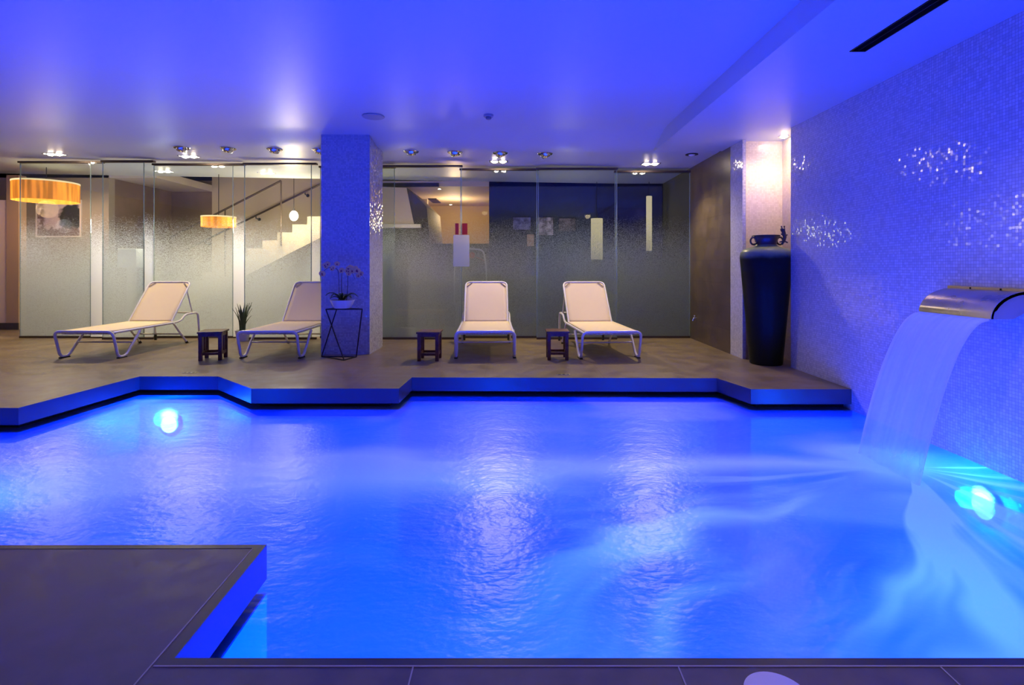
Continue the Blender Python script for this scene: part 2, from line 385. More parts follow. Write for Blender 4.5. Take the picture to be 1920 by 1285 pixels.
# black gutter faces set back under the slabs
bm = bmesh.new()
def offset_line(pts, off):
    out = []
    for i, p in enumerate(pts):
        p = Vector(p); ns = []
        if i > 0: d = (p-Vector(pts[i-1])).normalized(); ns.append(Vector((-d.y, d.x)))
        if i < len(pts)-1: d = (Vector(pts[i+1])-p).normalized(); ns.append(Vector((-d.y, d.x)))
        n = sum(ns, Vector((0, 0))).normalized(); out.append(p+n*off/max(0.4, n.dot(ns[0])))
    return out
for line in (offset_line(EDGE_FAR, 0.12), offset_line(EDGE_NEAR, -0.10)):
    lo = [bm.verts.new((p.x, p.y, WATER+0.002)) for p in line]; hi = [bm.verts.new((p.x, p.y, -0.136)) for p in line]
    for i in range(len(line)-1): bm.faces.new((lo[i], lo[i+1], hi[i+1], hi[i]))
obj('wall_gutter', bm, BLACK, kind=S)
# water
bm = bmesh.new()
fo = offset_line(EDGE_FAR, 0.115); no = offset_line(EDGE_NEAR, -0.095)
bm.faces.new([bm.verts.new((p.x, p.y, WATER)) for p in no+fo[::-1]])
obj('pool_water', bm, WATERM, kind='stuff', label='glowing blue pool water with milky streams spreading from the waterfall', cat='water')
# lamps in the pool walls
for i, (p, n) in enumerate(POOL_LAMPS_AND_FILL[:2]):
    t = thing('pool_lamp', ['round underwater lamp glowing in the far left pool wall', 'round underwater lamp glowing in the right pool wall by the waterfall'][i], 'pool lamp', (p[0], p[1], p[2]), math.atan2(n[1], n[0])-PI/2)
    bm = bmesh.new(); R = Matrix.Rotation(-PI/2, 3, 'X')
    lathe(bm, [(0.11, 0), (0.11, 0.012), (0.095, 0.02), (0.085, 0.02)]); bmesh.ops.transform(bm, matrix=R.to_4x4(), verts=bm.verts); obj('rim', bm, STEEL, t, True)
    bm = bmesh.new(); lathe(bm, [(0.084, 0.018), (0.07, 0.03), (0.03, 0.036)]); bmesh.ops.transform(bm, matrix=R.to_4x4(), verts=bm.verts); obj('lens', bm, POOLBULB, t, True)

# ------------------------------------------------------------------ walls, ceilings
box('wall_right', (XW, XW+0.22, -2.5, 5.88, -1.5, 2.9), WHITEM, kind=S)
box('wall_niche', (2.78, 3.5, 6.5, 6.62, 0, 2.7), NICHEM, kind=S)
box('wall_niche', (3.27, 3.5, 5.88, 6.5, 0, 2.7), NICHEM, kind=S)
box('wall_column', (2.75, 2.79, 6.42, 6.78, 0, 2.7), WHITEM, kind=S)
box('wall_side', (2.75, 3.0, 6.78, 8.30, 0, 2.8), DARKWALL, kind=S)
box('wall_side', (2.75, 3.0, 8.30, 10.1, 0, 2.8), OLIVEW, kind=S)
box('wall_left', (-9.7, -9.5, -2.5, 14, -1.5, 3.2), TAUPE, kind=S)
box('wall_back', (-9.5, 3.27, -2.6, -2.5, -1.5, 3.0), TAUPE, kind=S)
# main ceiling, easing down to the lower ceiling over the loungers
bm = bmesh.new()
xs = [-9.6+ (12.6*i/24) for i in range(25)]; ys = [-2.6, 0, 3, 5, 6.2]+[6.5+0.1*i for i in range(9)]+[8.0, 9.0, 9.85]
def cz(X, Y):
    u = min(1, max(0, (Y-6.45)/0.75)); u = u*u*(3-2*u); return 2.82+(zb(X)+0.012-2.82)*u
g = [[bm.verts.new((X, Y, cz(X, Y))) for X in xs] for Y in ys]
for j in range(len(ys)-1):
    for i in range(len(xs)-1): bm.faces.new((g[j][i], g[j][i+1], g[j+1][i+1], g[j+1][i]))
obj('ceiling', bm, CEIL, smooth=True, kind=S, flip=False)
SZ = 2.64
bm = bmesh.new()
VX0, VX1, VY = 2.385, 2.505, 3.80
bx(bm, 1.85, VX0, -2.5, 7.05, SZ, 2.9); bx(bm, VX1, 3.3, -2.5, 7.05, SZ, 2.9); bx(bm, VX0, VX1, VY, 7.05, SZ, 2.9)
obj('ceiling', bm, CEIL, kind=S)
t = thing('air_vent', 'long dark linear air slot in the lowered ceiling above the waterfall', 'vent', ((VX0+VX1)/2, 2.0, SZ))
bm = bmesh.new(); bx(bm, -0.06, 0.06, -1.5, 1.8, 0.05, 0.08); obj('duct', bm, BLACK, t)
bm = bmesh.new()
for x_ in (-0.056, 0.05): bx(bm, x_, x_+0.006, -1.5, 1.8, -0.003, 0.05)
bx(bm, -0.056, 0.056, 1.792, 1.8, -0.003, 0.05); bx(bm, -0.002, 0.002, -1.5, 1.79, 0.0, 0.05)
obj('frame', bm, BMETAL, t)

# pillar
box('wall_pillar', (PX(602, 6.75), PX(693, 6.75), 6.75, 7.42, 0, 2.86), PILLARM, kind=S)

# ------------------------------------------------------------------ glass wall: sliding panels on two tracks
panels = [(-60, 37, 0), (37, 192, 1), (170, 288, 0), (270, 458, 1), (437, 593, 0), (575, 740, 1), (715, 866, 0), (863, 1010, 1), (1006, 1157, 0), (1153, 1291, 1)]
YT = (8.17, 8.33)
for n, (a, b, tr) in enumerate(panels):
    if n == 0: continue
    full = (a, b)
    if 1 < n < 6: a = panels[n-1][1]
    if n == 5: a, b = 600, 740
    Y = YT[tr]; x0, x1 = PX(a, Y), PX(b, Y)
    if n == len(panels)-1: x1 = 2.745
    zt = zb((x0+x1)/2)-0.055
    xe = PX(panels[n+1][0], Y) if n < 4 else (PX(584, Y) if n == 4 else x1)
    o = box('window_%d' % (n+1), (x0, xe, Y, Y+0.010, 0.03, zt), GLASS, kind=S)
    if n < 5:
        e0, e1 = panels[n+1][0], full[1]
        if n == 4: e0, e1 = 584, 600

        Ym = (YT[0]+YT[1])/2; box('etched_band', (PX(e0, Ym)+.002, PX(e1, Ym)-.002, Ym, Ym+0.006, 0.03, zt), BAND, parent=o)
    for ex in (x0, xe-0.008):
        box('glass_edge', (ex, ex+0.008, Y-0.0015, Y+0.0115, 0.03, zt), EDGE, parent=o)
    bm = bmesh.new(); bx(bm, x0-0.01, x1+0.01, Y-0.03, Y+0.04, zt, zt+0.028)
    obj('top_rail', bm, RAIL, parent=o)
    bm = bmesh.new(); bx(bm, x0, x1, Y-0.012, Y+0.022, 0.0, 0.032); obj('bottom_rail', bm, RAIL, parent=o)

# ------------------------------------------------------------------ halls behind the glass
YB = 9.85
# left: picture wall, dark recess, stairwell
box('wall_hall', (-9.5, PX(204, YB), YB, YB+0.15, 0, 3.0), TAUPE, kind=S)
box('wall_recess', (-9.5, -6.6, 11.65, 11.8, 0, 3.0), BROWNW, kind=S)
box('wall_recess', (PX(204, YB)-0.1, PX(204, YB), YB+0.15, 11.65, 0, 3.0), BROWNW, kind=S)
box('wall_stair', (-6.6, -1.9, 11.65, 11.8, 0, 4.4), CREAMW, kind=S)
box('ceiling', (-9.5, -6.6, YB, 11.65, 2.76, 2.9), HALLCEIL, kind=S)
box('ceiling', (-6.6, -1.9, YB-0.0, 11.8, 4.3, 4.4), CEIL, kind=S)
box('wall_stair', (-6.6, -1.95, YB-0.1, YB, 2.80, 4.4), CREAMW, kind=S)
box('wall_partition', (-2.62, -2.52, YB-0.3, 13.2, 0, 4.4), CREAMW, kind=S)
# staircase
t = thing('staircase', 'cream staircase climbing to the right behind the glass', 'stairs', (0, 0, 0))
ys0 = 10.4; run, rise = 0.291, 0.156
px0, z0 = PX(492, ys0), PZ(466, ys0)
pts = []
k0 = -int(z0/rise); xs_ = px0+k0*run; zs = z0+k0*rise
prof = [(xs_, zs)]
xx, zz = xs_, zs
for i in range(15):
    zz += rise; prof.append((xx, zz)); xx += run; prof.append((xx, zz))
prof.append((xx, zz-0.42)); prof.append((xs_+0.55, zs)); 
bm = bmesh.new(); extr(bm, [(p[0], ys0, max(0.0, p[1])) for p in prof], (0, 1.15, 0)); obj('steps', bm, CREAMW, t)
def rail(pa, pb, Y, r=0.02):
    bm = bmesh.new(); tube(bm, [(PX(pa[0], Y), Y, PZ(pa[1], Y)), (PX(pb[0], Y), Y, PZ(pb[1], Y))], r, 8); return bm
obj('handrail', rail((318, 446), (527, 339), 10.3), RAIL, t); obj('handrail', rail((345, 470), (606, 343), 11.45), RAIL, t)
for p in (((527, 339), (527, 462)), ((422, 392), (422, 520))): obj('post', rail(p[0], p[1], 10.3, 0.014), RAIL, t)
for px_, py_ in ((480, 405), (572, 360), (385, 452)):
    bm = bmesh.new(); X, Z = PX(px_, 11.45), PZ(py_, 11.45); tube(bm, [(X, 11.45, Z+0.0), (X, 11.45, Z-0.05), (X, 11.64, Z-0.06)], 0.012, 6)
    ball(bm, (X, 11.6, Z-0.06), 0.035, 1, 0.3, 1); obj('bracket', bm, BMETAL, t)
# framed picture
t = thing('framed_picture', 'white framed garden photograph on the wall left of the stairs', 'picture', (PX(111, YB), YB, PZ(410, YB)))
w2, h2 = 0.42, 0.345
bm = bmesh.new()
bx(bm, -w2, w2, -0.025, 0, -h2, -h2+0.025); bx(bm, -w2, w2, -0.025, 0, h2-0.025, h2); bx(bm, -w2, -w2+0.025, -0.025, 0, -h2+0.025, h2-0.025); bx(bm, w2-0.025, w2, -0.025, 0, -h2+0.025, h2-0.025)
obj('frame', bm, M('picture_frame', (0.75, 0.66, 0.58), 0.5), t)
def print_mat():
    m = M('garden_print', (0.6, 0.55, 0.6), 0.4); t_ = NT(m); b = t_.n['Principled BSDF']
    s = t_.sep(t_.n.new('ShaderNodeTexCoord').outputs['Object']); nz = t_.node('ShaderNodeTexNoise', i_Vector=t_.n.new('ShaderNodeTexCoord').outputs['Object'], i_Scale=9.0, i_Detail=5.0)
    d = t_.math('SQRT', t_.math('ADD', t_.math('POWER', t_.math('SUBTRACT', s[0], 0.25), 2.0), t_.math('POWER', t_.math('SUBTRACT', s[2], 0.02), 2.0)))
    tree = t_.smooth(t_.math('ADD', d, t_.math('MULTIPLY', nz.outputs[0], 0.25)), 0.40, 0.34)
    low = t_.smooth(t_.math('ADD', s[2], t_.math('MULTIPLY', nz.outputs[0], 0.25)), -0.02, -0.10)
    lft = t_.math('MULTIPLY', t_.smooth(s[0], -0.22, -0.30), t_.smooth(nz.outputs[0], 0.4, 0.5))
    c = t_.mixc(tree, (0.62, 0.52, 0.55, 1), (0.04, 0.045, 0.04, 1)); c = t_.mixc(low, c, (0.20, 0.12, 0.11, 1)); c = t_.mixc(lft, c, (0.25, 0.17, 0.16, 1))
    t_.put(b.inputs['Base Color'], c); return m
bm = bmesh.new(); bx(bm, -w2+0.025, w2-0.025, -0.012, -0.002, -h2+0.025, h2-0.025); obj('print', bm, print_mat(), t)
# drum pendant
def pendant_drum(px, py, Y, r, h, label):
    X, Z = PX(px, Y), PZ(py, Y)
    t = thing('drum_pendant_lamp', label, 'lamp', (X, Y, Z))
    bm = bmesh.new()
    lathe(bm, [(r, -h/2), (r, h/2), (r-0.01, h/2), (r-0.01, -h/2)], 40); bm.faces.ensure_lookup_table()
    for f in [f for f in bm.faces if len(f.verts) > 4]: bm.faces.remove(f)
    obj('lamp_shade', bm, SHADE, t, True)
    bm = bmesh.new(); lathe(bm, [(r+0.004, h/2-0.005), (r+0.004, h/2+0.02), (r-0.014, h/2+0.02), (r-0.014, h/2-0.005)], 40); obj('trim_ring', bm, emis('lit_ring', (1, .75, .4), 1.2), t, True)
    bm = bmesh.new(); tube(bm, [(0, 0, 0), (0, 0, 2.775-Z)], 0.006, 6); obj('cord', bm, BMETAL, t)
    bm = bmesh.new(); ball(bm, (0, 0, 0), 0.06); obj('bulb', bm, emis('drum_bulb', (1, .6, .25), 6), t, True)
    return t
pendant_drum(87, 361, 8.9, 0.44, 0.30, 'orange pleated drum pendant lamp in front of the framed picture')
pendant_drum(410, 417, 9.55, 0.28, 0.17, 'smaller orange drum standing in for the lampshade reflection by the stair rails')  # the big drum's reflection, built as a second lamp
# bare glass pendant
Yp = 9.95; X, Z = PX(551, Yp), PZ(405, Yp)
t = thing('globe_pendant_lamp', 'glowing glass pendant lamp hanging beside the stairs', 'lamp', (X, Yp, Z))
bm = bmesh.new(); ball(bm, (0, 0, 0), 0.075, 1, 1, 1.25); obj('bulb', bm, PENDBULB, t, True)
bm = bmesh.new(); tube(bm, [(0, 0, 0.09), (0, 0, 4.3-Z)], 0.005, 6); obj('cord', bm, BMETAL, t)
bm = bmesh.new(); tube(bm, [(0, 0, 0.085), (0, 0, 0.14)], 0.018, 8); obj('lamp_holder', bm, BMETAL, t)
light('POINT', 'pendant_light', (X, Yp-0.15, Z-0.02), 60, (1, .75, .48), shadow_soft_size=0.08)
light('POINT', 'hall_fill_light', (0.9, 9.1, 1.7), 7, (1, .92, .62), shadow_soft_size=0.12)  # unseen fill points added to brighten the halls and etched glass
light('POINT', 'hall_fill_light', (-1.9, 9.0, 1.8), 9, (1, .82, .55), shadow_soft_size=0.12)
for hx in (-7.6, -6.0, -4.0): light('POINT', 'hall_fill_light', (hx, 9.0, 1.8), 12, (.92, .95, 1), shadow_soft_size=0.12)
light('POINT', 'drum_light', (PX(87, 8.9), 8.9, PZ(392, 8.9)), 30, (1, .60, .30), shadow_soft_size=0.15)
# light column / white shelving blur behind the glass, left
t = thing('display_stand', 'pale display stand blurred behind the glass near the first lounger', 'stand', (PX(247, 9.1), 9.1, 0))
bm = bmesh.new(); bx(bm, -0.16, 0.16, -0.12, 0.12, 1.10, 1.42); obj('cabinet', bm, M('pale_cabinet', (.75, .78, .74), .5), t, bevel=.01)
bm = bmesh.new(); bx(bm, -0.05, 0.05, -0.05, 0.05, 0.02, 1.10); bx(bm, -0.15, 0.15, -0.12, 0.12, 0, 0.02); obj('stem', bm, M('pale_stem', (.6, .62, .6), .5), t)

# right hall
ceilR = box('ceiling', (-2.5, 2.74, YB, 13.2, 2.60, 2.7), M('warm_ceiling', (.66, .52, .38), .7), kind=S)
box('wall_hall', (-2.5, -0.2, 13.0, 13.2, 0, 2.7), M('warm_wall', (.60, .44, .30), .8), kind=S)
box('wall_navy', (PX(917, YB), 2.74, YB, YB+0.12, 0, 2.72), NAVYW, kind=S)
box('wall_partition', (PX(792, 9.9), PX(917, 9.9), 9.9, 10.0, 0, PZ(457, 9.9)), OLIVEW, kind=S)
box('trim_3', (-2.5, PX(823, YB), YB-0.02, YB+0.05, 2.595, 2.66), BLACK, kind=S)
# bulkhead with slanted side
bm = bmesh.new()
pp = [(-2.5, PZ(350, YB)), (PX(762, YB), PZ(352, YB)), (PX(776, YB), PZ(420, YB)), (-2.5, PZ(420, YB))]
extr(bm, [(p[0], YB, p[1]) for p in pp], (0.0, 1.6, 0)); obj('wall_bulkhead', bm, M('bulkhead_cream', (.70, .56, .40), .8), kind=S)
box('trim_4', (-2.5, PX(790, 9.8), 9.72, 10.3, PZ(428, 9.8), PZ(421, 9.8)), M('ledge_cream', (.75, .66, .52), .6), kind=S)
box('wall_bulkhead', (-2.5, PX(792, 9.9), 9.9, 10.0, 0, PZ(428, 9.9)), OLIVEW, kind=S)
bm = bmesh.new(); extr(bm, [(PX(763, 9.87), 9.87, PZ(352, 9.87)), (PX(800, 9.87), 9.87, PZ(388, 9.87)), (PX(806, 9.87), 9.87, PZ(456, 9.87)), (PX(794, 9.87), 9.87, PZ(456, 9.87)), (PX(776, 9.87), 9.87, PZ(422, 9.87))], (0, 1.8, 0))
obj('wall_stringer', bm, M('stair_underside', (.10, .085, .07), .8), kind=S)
bm = bmesh.new(); bx(bm, -0.09, 0.09, -0.35, 0.35, -0.02, 0)
obj('air_vent', bm, BMETAL, loc=(PX(815, 11.9), 11.9, 2.60), label='small dark square air vent in the warm ceiling behind the glass', cat='vent')
light('POINT', 'warm_room_light', (-1.3, 11.6, 2.2), 38, (1, .68, .40), shadow_soft_size=0.1)
def small_spot(px, Y, zc, label):
    t = thing('recessed_spotlight', label, 'spotlight', (PX(px, Y), Y, zc))
    bm = bmesh.new(); lathe(bm, [(0.05, -0.006), (0.05, 0), (0.034, 0), (0.034, -0.006)], 20); obj('ring', bm, CHROME, t, True)
    bm = bmesh.new(); lathe(bm, [(0.033, -0.004), (0.02, -0.01)], 16); obj('lens', bm, emis('hall_spot', (1, .8, .55), 25), t, True)
small_spot(845, 13.0*0.99-0.2, 2.60, 'small glowing ceiling spotlight deep in the warm room, right one')
small_spot(824, 10.15, 2.60, 'small glowing ceiling spotlight at the front of the warm room')
# pictures on the navy wall
def art(x0, y0, x1, y1, base, other, label, name='framed_picture', cat='picture'):
    X0, X1, Z1, Z0 = PX(x0, YB), PX(x1, YB), PZ(y0, YB), PZ(y1, YB)
    t = thing(name, label, cat, ((X0+X1)/2, YB, (Z0+Z1)/2)); a, b = (X1-X0)/2, (Z1-Z0)/2
    bm = bmesh.new(); bx(bm, -a, a, -0.03, 0, -b, b); obj('canvas', bm, noisy(M('print', base, .6), base, other, 14.0), t)
    bm = bmesh.new(); bx(bm, -a-.012, a+.012, -0.022, 0, b, b+.012); bx(bm, -a-.012, a+.012, -0.022, 0, -b-.012, -b); bx(bm, -a-.012, -a, -0.022, 0, -b, b); bx(bm, a, a+.012, -0.022, 0, -b, b); obj('frame', bm, BMETAL, t)
art(962, 408, 995, 431, (.08, .08, .16), (.22, .22, .38), 'bluish picture, leftmost of the three on the dark wall')
art(1008, 408, 1037, 441, (.10, .09, .10), (.50, .42, .45), 'pale patterned picture, middle of the three on the dark wall')
art(1048, 410, 1078, 433, (.05, .045, .05), (.18, .14, .14), 'dim brownish picture, rightmost of the three on the dark wall')
art(988, 440, 1001, 462, (.60, .42, .28), (.45, .26, .16), 'small tan notice below the bluish picture on the dark wall', 'notice', 'notice')
# dark door
box('door_1', (PX(1120, YB), PX(1210, YB), YB-0.03, YB, 0, PZ(390, YB)), M('dark_door', (.006, .008, .03), .4), kind=S)
# tall tube pendants
def tubelamp(px, y0, y1, Y, r, label):
    X, Z0, Z1 = PX(px, Y), PZ(y1, Y), PZ(y0, Y)
    t = thing('tube_lamp', label, 'lamp', (X, Y, Z0))
    bm = bmesh.new(); lathe(bm, [(r, 0.05), (r, Z1-Z0)], 24); obj('lamp_shade', bm, TUBEGLOW, t, True)
    bm = bmesh.new(); lathe(bm, [(r*.7, 0), (r*.9, 0.01), (r*.9, 0.05)], 20); obj('end_cap', bm, BMETAL, t, True)
    bm = bmesh.new(); tube(bm, [(0, 0, Z1-Z0), (0, 0, 2.63-Z0)], 0.006, 6); obj('cord', bm, BMETAL, t)
tubelamp(1119, 410, 492, 9.5, 0.105, 'wide glowing tube lamp hanging left of the dark door')
tubelamp(1217, 368, 476, 9.5, 0.05, 'narrow glowing tube lamp hanging right of the dark door')
# notice stuck on the glass panel: two red squares over a pale sheet
Yn = YT[0]-0.006
t = thing('safety_notice', 'pale notice sheet with two red squares stuck on the glass', 'notice', (PX(866, Yn), Yn, PZ(460, Yn)))
def sh(x0, x1, y0, y1, nm, mat, dy=0):
    bm = bmesh.new(); bx(bm, PX(x0, Yn)-PX(866, Yn), PX(x1, Yn)-PX(866, Yn), -0.003-dy, 0-dy, PZ(y1, Yn)-PZ(460, Yn), PZ(y0, Yn)-PZ(460, Yn)); obj(nm, bm, mat, t)
mm = bpy.data.materials.new('translucent_sheet'); mm.use_nodes = True; q = NT(mm); q.n.remove(q.n['Principled BSDF'])
q.l.new(q.mix(0.45, q.node('ShaderNodeBsdfTransparent'), q.node('ShaderNodeBsdfDiffuse', i_Color=(.6, .66, .62, 1))), q.n['Material Output'].inputs[0])
sh(850, 880, 441, 500, 'sheet', mm); RED = M('red_print', (.22, .004, .004), .5)
sh(853.5, 860, 419, 440, 'red_square', RED); sh(866.5, 876.5, 419, 440, 'red_square', RED)
# pale hooped frame behind the notice with a red ball
t = thing('hooped_chair', 'pale hoop-framed chair blurred behind the glass by the notice', 'chair', (PX(885, 9.2), 9.2, 0))
bm = bmesh.new(); zz0 = PZ(506, 9.2); zz1 = PZ(466, 9.2)
tube(bm, fillet([(-.30, 0, zz0-.6), (-.30, 0, zz0), (-.24, 0, zz1), (.20, 0, zz1-.02), (.25, 0, zz0), (.25, 0, zz0-.6)], 0.1), 0.014, 8); obj('frame', bm, WHITEP, t, True)
bm = bmesh.new(); bx(bm, -.28, .23, -.02, .35, .42, .50); obj('seat', bm, M('pale_seat', (.45, .42, .36), .7), t, bevel=.02)
for sx, sy in ((-.27, 0), (.22, 0), (-.27, .32), (.22, .32)):
    bm = bmesh.new(); tube(bm, [(sx, sy, 0), (sx, sy, .43)], .014, 8); obj('leg', bm, WHITEP, t, True)
bm = bmesh.new(); ball(bm, (0.0, -0.02, PZ(479, 9.2)), 0.055, 1, .5, 1); tube(bm, [(-.27, 0, PZ(490, 9.2)), (0, 0, PZ(479, 9.2)), (.23, 0, PZ(490, 9.2))], .006, 6); obj('headrest_button', bm, M('red_button', (.6, .10, .06), .5), t, True)
# bench, box, plants behind the frosted glass
t = thing('wooden_bench', 'warm wooden bench seen dimly through the glass right of the pillar', 'bench', (PX(785, 9.3), 9.3, 0))
bm = bmesh.new(); bx(bm, -.50, .50, -.2, .2, .30, .36); obj('seat', bm, M('orange_wood', (.62, .36, .14), .5), t, bevel=.01)
for sx in (-.44, .38):
    bm = bmesh.new(); bx(bm, sx, sx+.06, -.18, .18, 0, .30); obj('leg', bm, M('orange_wood_leg', (.5, .28, .11), .5), t)
bm = bmesh.new(); bx(bm, -.12, .12, -.08, .08, 0, .13)
obj('storage_box', bm, M('white_box', (.8, .82, .8), .5), bevel=.015, loc=(PX(763, 8.62), 8.62, 0), label='small white box on the floor behind the glass, right of the pillar', cat='box')
def plant(px, Y, h, n, label, seed):
    random.seed(seed)
    t = thing('potted_plant', label, 'plant', (PX(px, Y), Y, 0))
    bm = bmesh.new(); lathe(bm, [(.08, 0), (.105, .15), (.11, .16), (.095, .16), (.09, .13)], 24); obj('pot', bm, M('pale_pot', (.6, .6, .58), .5), t, True)
    bm = bmesh.new()
    for i in range(n):
        a = random.random()*2*PI; lean = random.uniform(.02, .13); hh = h*random.uniform(.6, 1); r0 = random.uniform(0, .05)
        pts = []
        for k in range(6):
            u = k/5; c = Vector((math.cos(a)*(r0+lean*u*u), math.sin(a)*(r0+lean*u*u), .14+(hh-.14)*u)); wd = .018*(1-u**2)+.001
            s = Vector((-math.sin(a), math.cos(a), 0))*wd; pts.append((bm.verts.new(c-s), bm.verts.new(c+Vector((math.cos(a), math.sin(a), 0))*.004), bm.verts.new(c+s)))
        for A, B in zip(pts, pts[1:]): bm.faces.new((A[0], A[1], B[1], B[0])); bm.faces.new((A[1], A[2], B[2], B[1]))
    o = obj('leaves', bm, M('plant_leaf', (.05, .09, .04), .5), t, flip=False); o.modifiers.new('s', 'SOLIDIFY').thickness = .003
plant(455, 8.02, .58, 26, 'slim green plant by the glass between the first two loungers', 1)
plant(846, 8.50, .52, 26, 'dark green plant behind the glass left of the middle lounger', 2)
plant(1018, 8.50, .52, 26, 'dark green plant behind the glass beyond the dark stool', 3)
# left end beyond the first panel: brown jamb, pale wall, dark skirting
box('wall_jamb', (PX(12, 9.45), PX(35, 9.45), 9.45, 9.6, 0, 2.74), JAMB, kind=S)
box('wall_jamb', (-9.5, PX(12, 9.45), 9.47, 9.6, 0, 2.3), M('pale_jamb', (.85, .72, .55), .7), kind=S)
box('baseboard_left', (-9.5, PX(35, 9.44), 9.43, 9.45, 0, .12), M('dark_base', (.06, .055, .05), .6), kind=S)

# ------------------------------------------------------------------ ceiling lights
def eyeball(px, Y, tilt, label):
    X = PX(px, Y); z = cz(X, Y)
    t = thing('ceiling_spotlight', label, 'spotlight', (X, Y, z), 0, 'unlit eyeball spotlights in a row along the ceiling before the glass')
    bm = bmesh.new(); lathe(bm, [(.100, .02), (.105, -.006), (.098, -.016), (.074, -.016), (.070, .02)], 32); obj('ring', bm, CHROME, t, True)
    bm = bmesh.new(); lathe(bm, [(.072, .01), (.070, -.02), (.058, -.055), (.050, -.060), (.044, -.052)], 28)
    bmesh.ops.transform(bm, matrix=Matrix.Rotation(tilt, 4, 'Y') @ Matrix.Rotation(.25, 4, 'X'), verts=bm.verts); obj('swivel_head', bm, CHROME, t, True)
    bm = bmesh.new(); lathe(bm, [(.044, -.050), (.03, -.056)], 20)
    bmesh.ops.transform(bm, matrix=Matrix.Rotation(tilt, 4, 'Y') @ Matrix.Rotation(.25, 4, 'X'), verts=bm.verts); obj('lens', bm, M('lens_glass', (.5, .5, .55), .1), t, True)
L = ['leftmost unlit eyeball spotlight before the glass, left of the pillar', 'second unlit eyeball spotlight from the left, left of the pillar', 'third unlit eyeball spotlight from the left, left of the pillar', 'unlit eyeball spotlight half hidden by the left side of the pillar',
     'first unlit eyeball spotlight right of the pillar', 'second unlit eyeball spotlight right of the pillar', 'third unlit eyeball spotlight right of the pillar, above a lit pair', 'rightmost unlit eyeball spotlight of the row before the glass']
for px, tl, lb in zip((341, 428, 515, 600, 771, 853, 938, 1022), (.25, .25, .25, .2, .0, -.25, -.35, -.45), L): eyeball(px, 7.35, tl, lb)
def twin(px, Y, e, label, group='lit twin ceiling spotlights'):
    X = PX(px, Y); z = cz(X, Y) if Y < YB else 2.76
    t = thing('twin_spotlight', label, 'spotlight', (X, Y, z), 0, group)
    bm = bmesh.new(); w_, d_ = .135, .07
    bx(bm, -w_, w_, -d_, -d_+.012, -.008, .0); bx(bm, -w_, w_, d_-.012, d_, -.008, 0); bx(bm, -w_, -w_+.012, -d_, d_, -.008, 0); bx(bm, w_-.012, w_, -d_, d_, -.008, 0); bx(bm, -.006, .006, -d_, d_, -.008, 0)
    obj('frame', bm, CHROME, t)
    for s in (-1, 1):
        bm = bmesh.new(); lathe(bm, [(.038, 0), (.038, -.014), (.020, -.026)], 20); bmesh.ops.translate(bm, vec=(s*.062, 0, 0), verts=bm.verts); obj('lamp', bm, BULB, t, True)
    light('SPOT', 'twin_light', (X, Y, z-.06), e, (WARM if Y < YB-1 else (1, .86, .66)), rot=((-0.32 if Y < YB-1 else 0.0), 0, 0), spot_size=2.1, spot_blend=0.7, shadow_soft_size=0.06)
for (px, Y, e), lb in zip(SPOTS, ('lit twin spotlight at the far left end of the glass wall', 'lit twin spotlight above the first lounger', 'lit twin spotlight above the middle lounger', 'lit twin spotlight at the right end near the dark wall')): twin(px, Y, e, lb)
for (px, Y, e), lb in zip(REFLECTED_SPOTS, ('twin spotlight standing in for a reflection in the glass above the dark recess', 'twin spotlight standing in for a reflection in the glass above the handrail')): twin(px, Y, e, lb)
for (X, Y, lb) in ((2.15, 0.75, 'unseen fill light over the near pool edge'), (-0.9, 0.3, 'unseen fill light over the near dark deck')):  # unseen warm fill, added to brighten the near floor
    light('SPOT', 'near_deck_fill', (X, Y, (SZ if X > 1.85 else 2.82)-.03), (38 if X > 0 else 14),  WARM, rot=(0.35, 0, 0), spot_size=2.4, spot_blend=.7, shadow_soft_size=.08)
for (X, Y, zc, e) in ((2.15, 2.55, SZ, 34), (-2.6, 2.3, 2.82, 20), (0.1, 2.4, 2.82, 14)):  # unseen warm fill above the pool, added to tint the foam
    light('SPOT', 'pool_fill_light', (X, Y, zc-.03), e, WARM, rot=(0.15, 0, 0), spot_size=1.9, spot_blend=.8, shadow_soft_size=.08)
# niche lamp
Xn, Yn_ = 3.16, 6.25
t = thing('niche_spotlight', 'lit spotlight in the ceiling above the tall vase', 'spotlight', (Xn, Yn_, SZ))
bm = bmesh.new(); lathe(bm, [(.06, -.006), (.06, 0), (.042, 0), (.042, -.006)], 24); obj('ring', bm, CHROME, t, True)
bm = bmesh.new(); lathe(bm, [(.040, 0), (.040, -.012), (.02, -.022)], 20); obj('lamp', bm, BULB, t, True)
light('SPOT', 'niche_light', (3.08, 6.02, SZ-.07), 32, (1, .70, .42), rot=(0.0, 0.0, 0), spot_size=2.7, spot_blend=0.6, shadow_soft_size=0.05)
# small unlit recessed lamp near the dark wall, round grille and smoke detector
t = thing('recessed_spotlight', 'unlit recessed spotlight in the dark corner of the ceiling by the brown wall', 'spotlight', (PX(1297, 7.3), 7.3, cz(2.4, 7.3)))
bm = bmesh.new(); lathe(bm, [(.085, -.008), (.085, 0), (.05, 0), (.05, -.008)], 24); obj('ring', bm, BMETAL, t, True)
bm = bmesh.new(); ball(bm, (0, 0, -.004), .046, 1, 1, .5); obj('lens', bm, M('frosted_lens', (.8, .8, .85), .3), t, True)
t = thing('ceiling_speaker', 'round flat blue-lit ceiling speaker above the pillar', 'speaker', (PX(700, 6.05), 6.05, 2.82))
bm = bmesh.new(); lathe(bm, [(.12, 0), (.125, -.006), (.12, -.014), (.10, -.014)], 36); obj('rim', bm, M('speaker_rim', (.35, .35, .4), .4), t, True)
bm = bmesh.new(); lathe(bm, [(.10, -.006), (.05, -.012)], 30); obj('grille', bm, M('speaker_grille', (.22, .22, .27), .6), t, True)
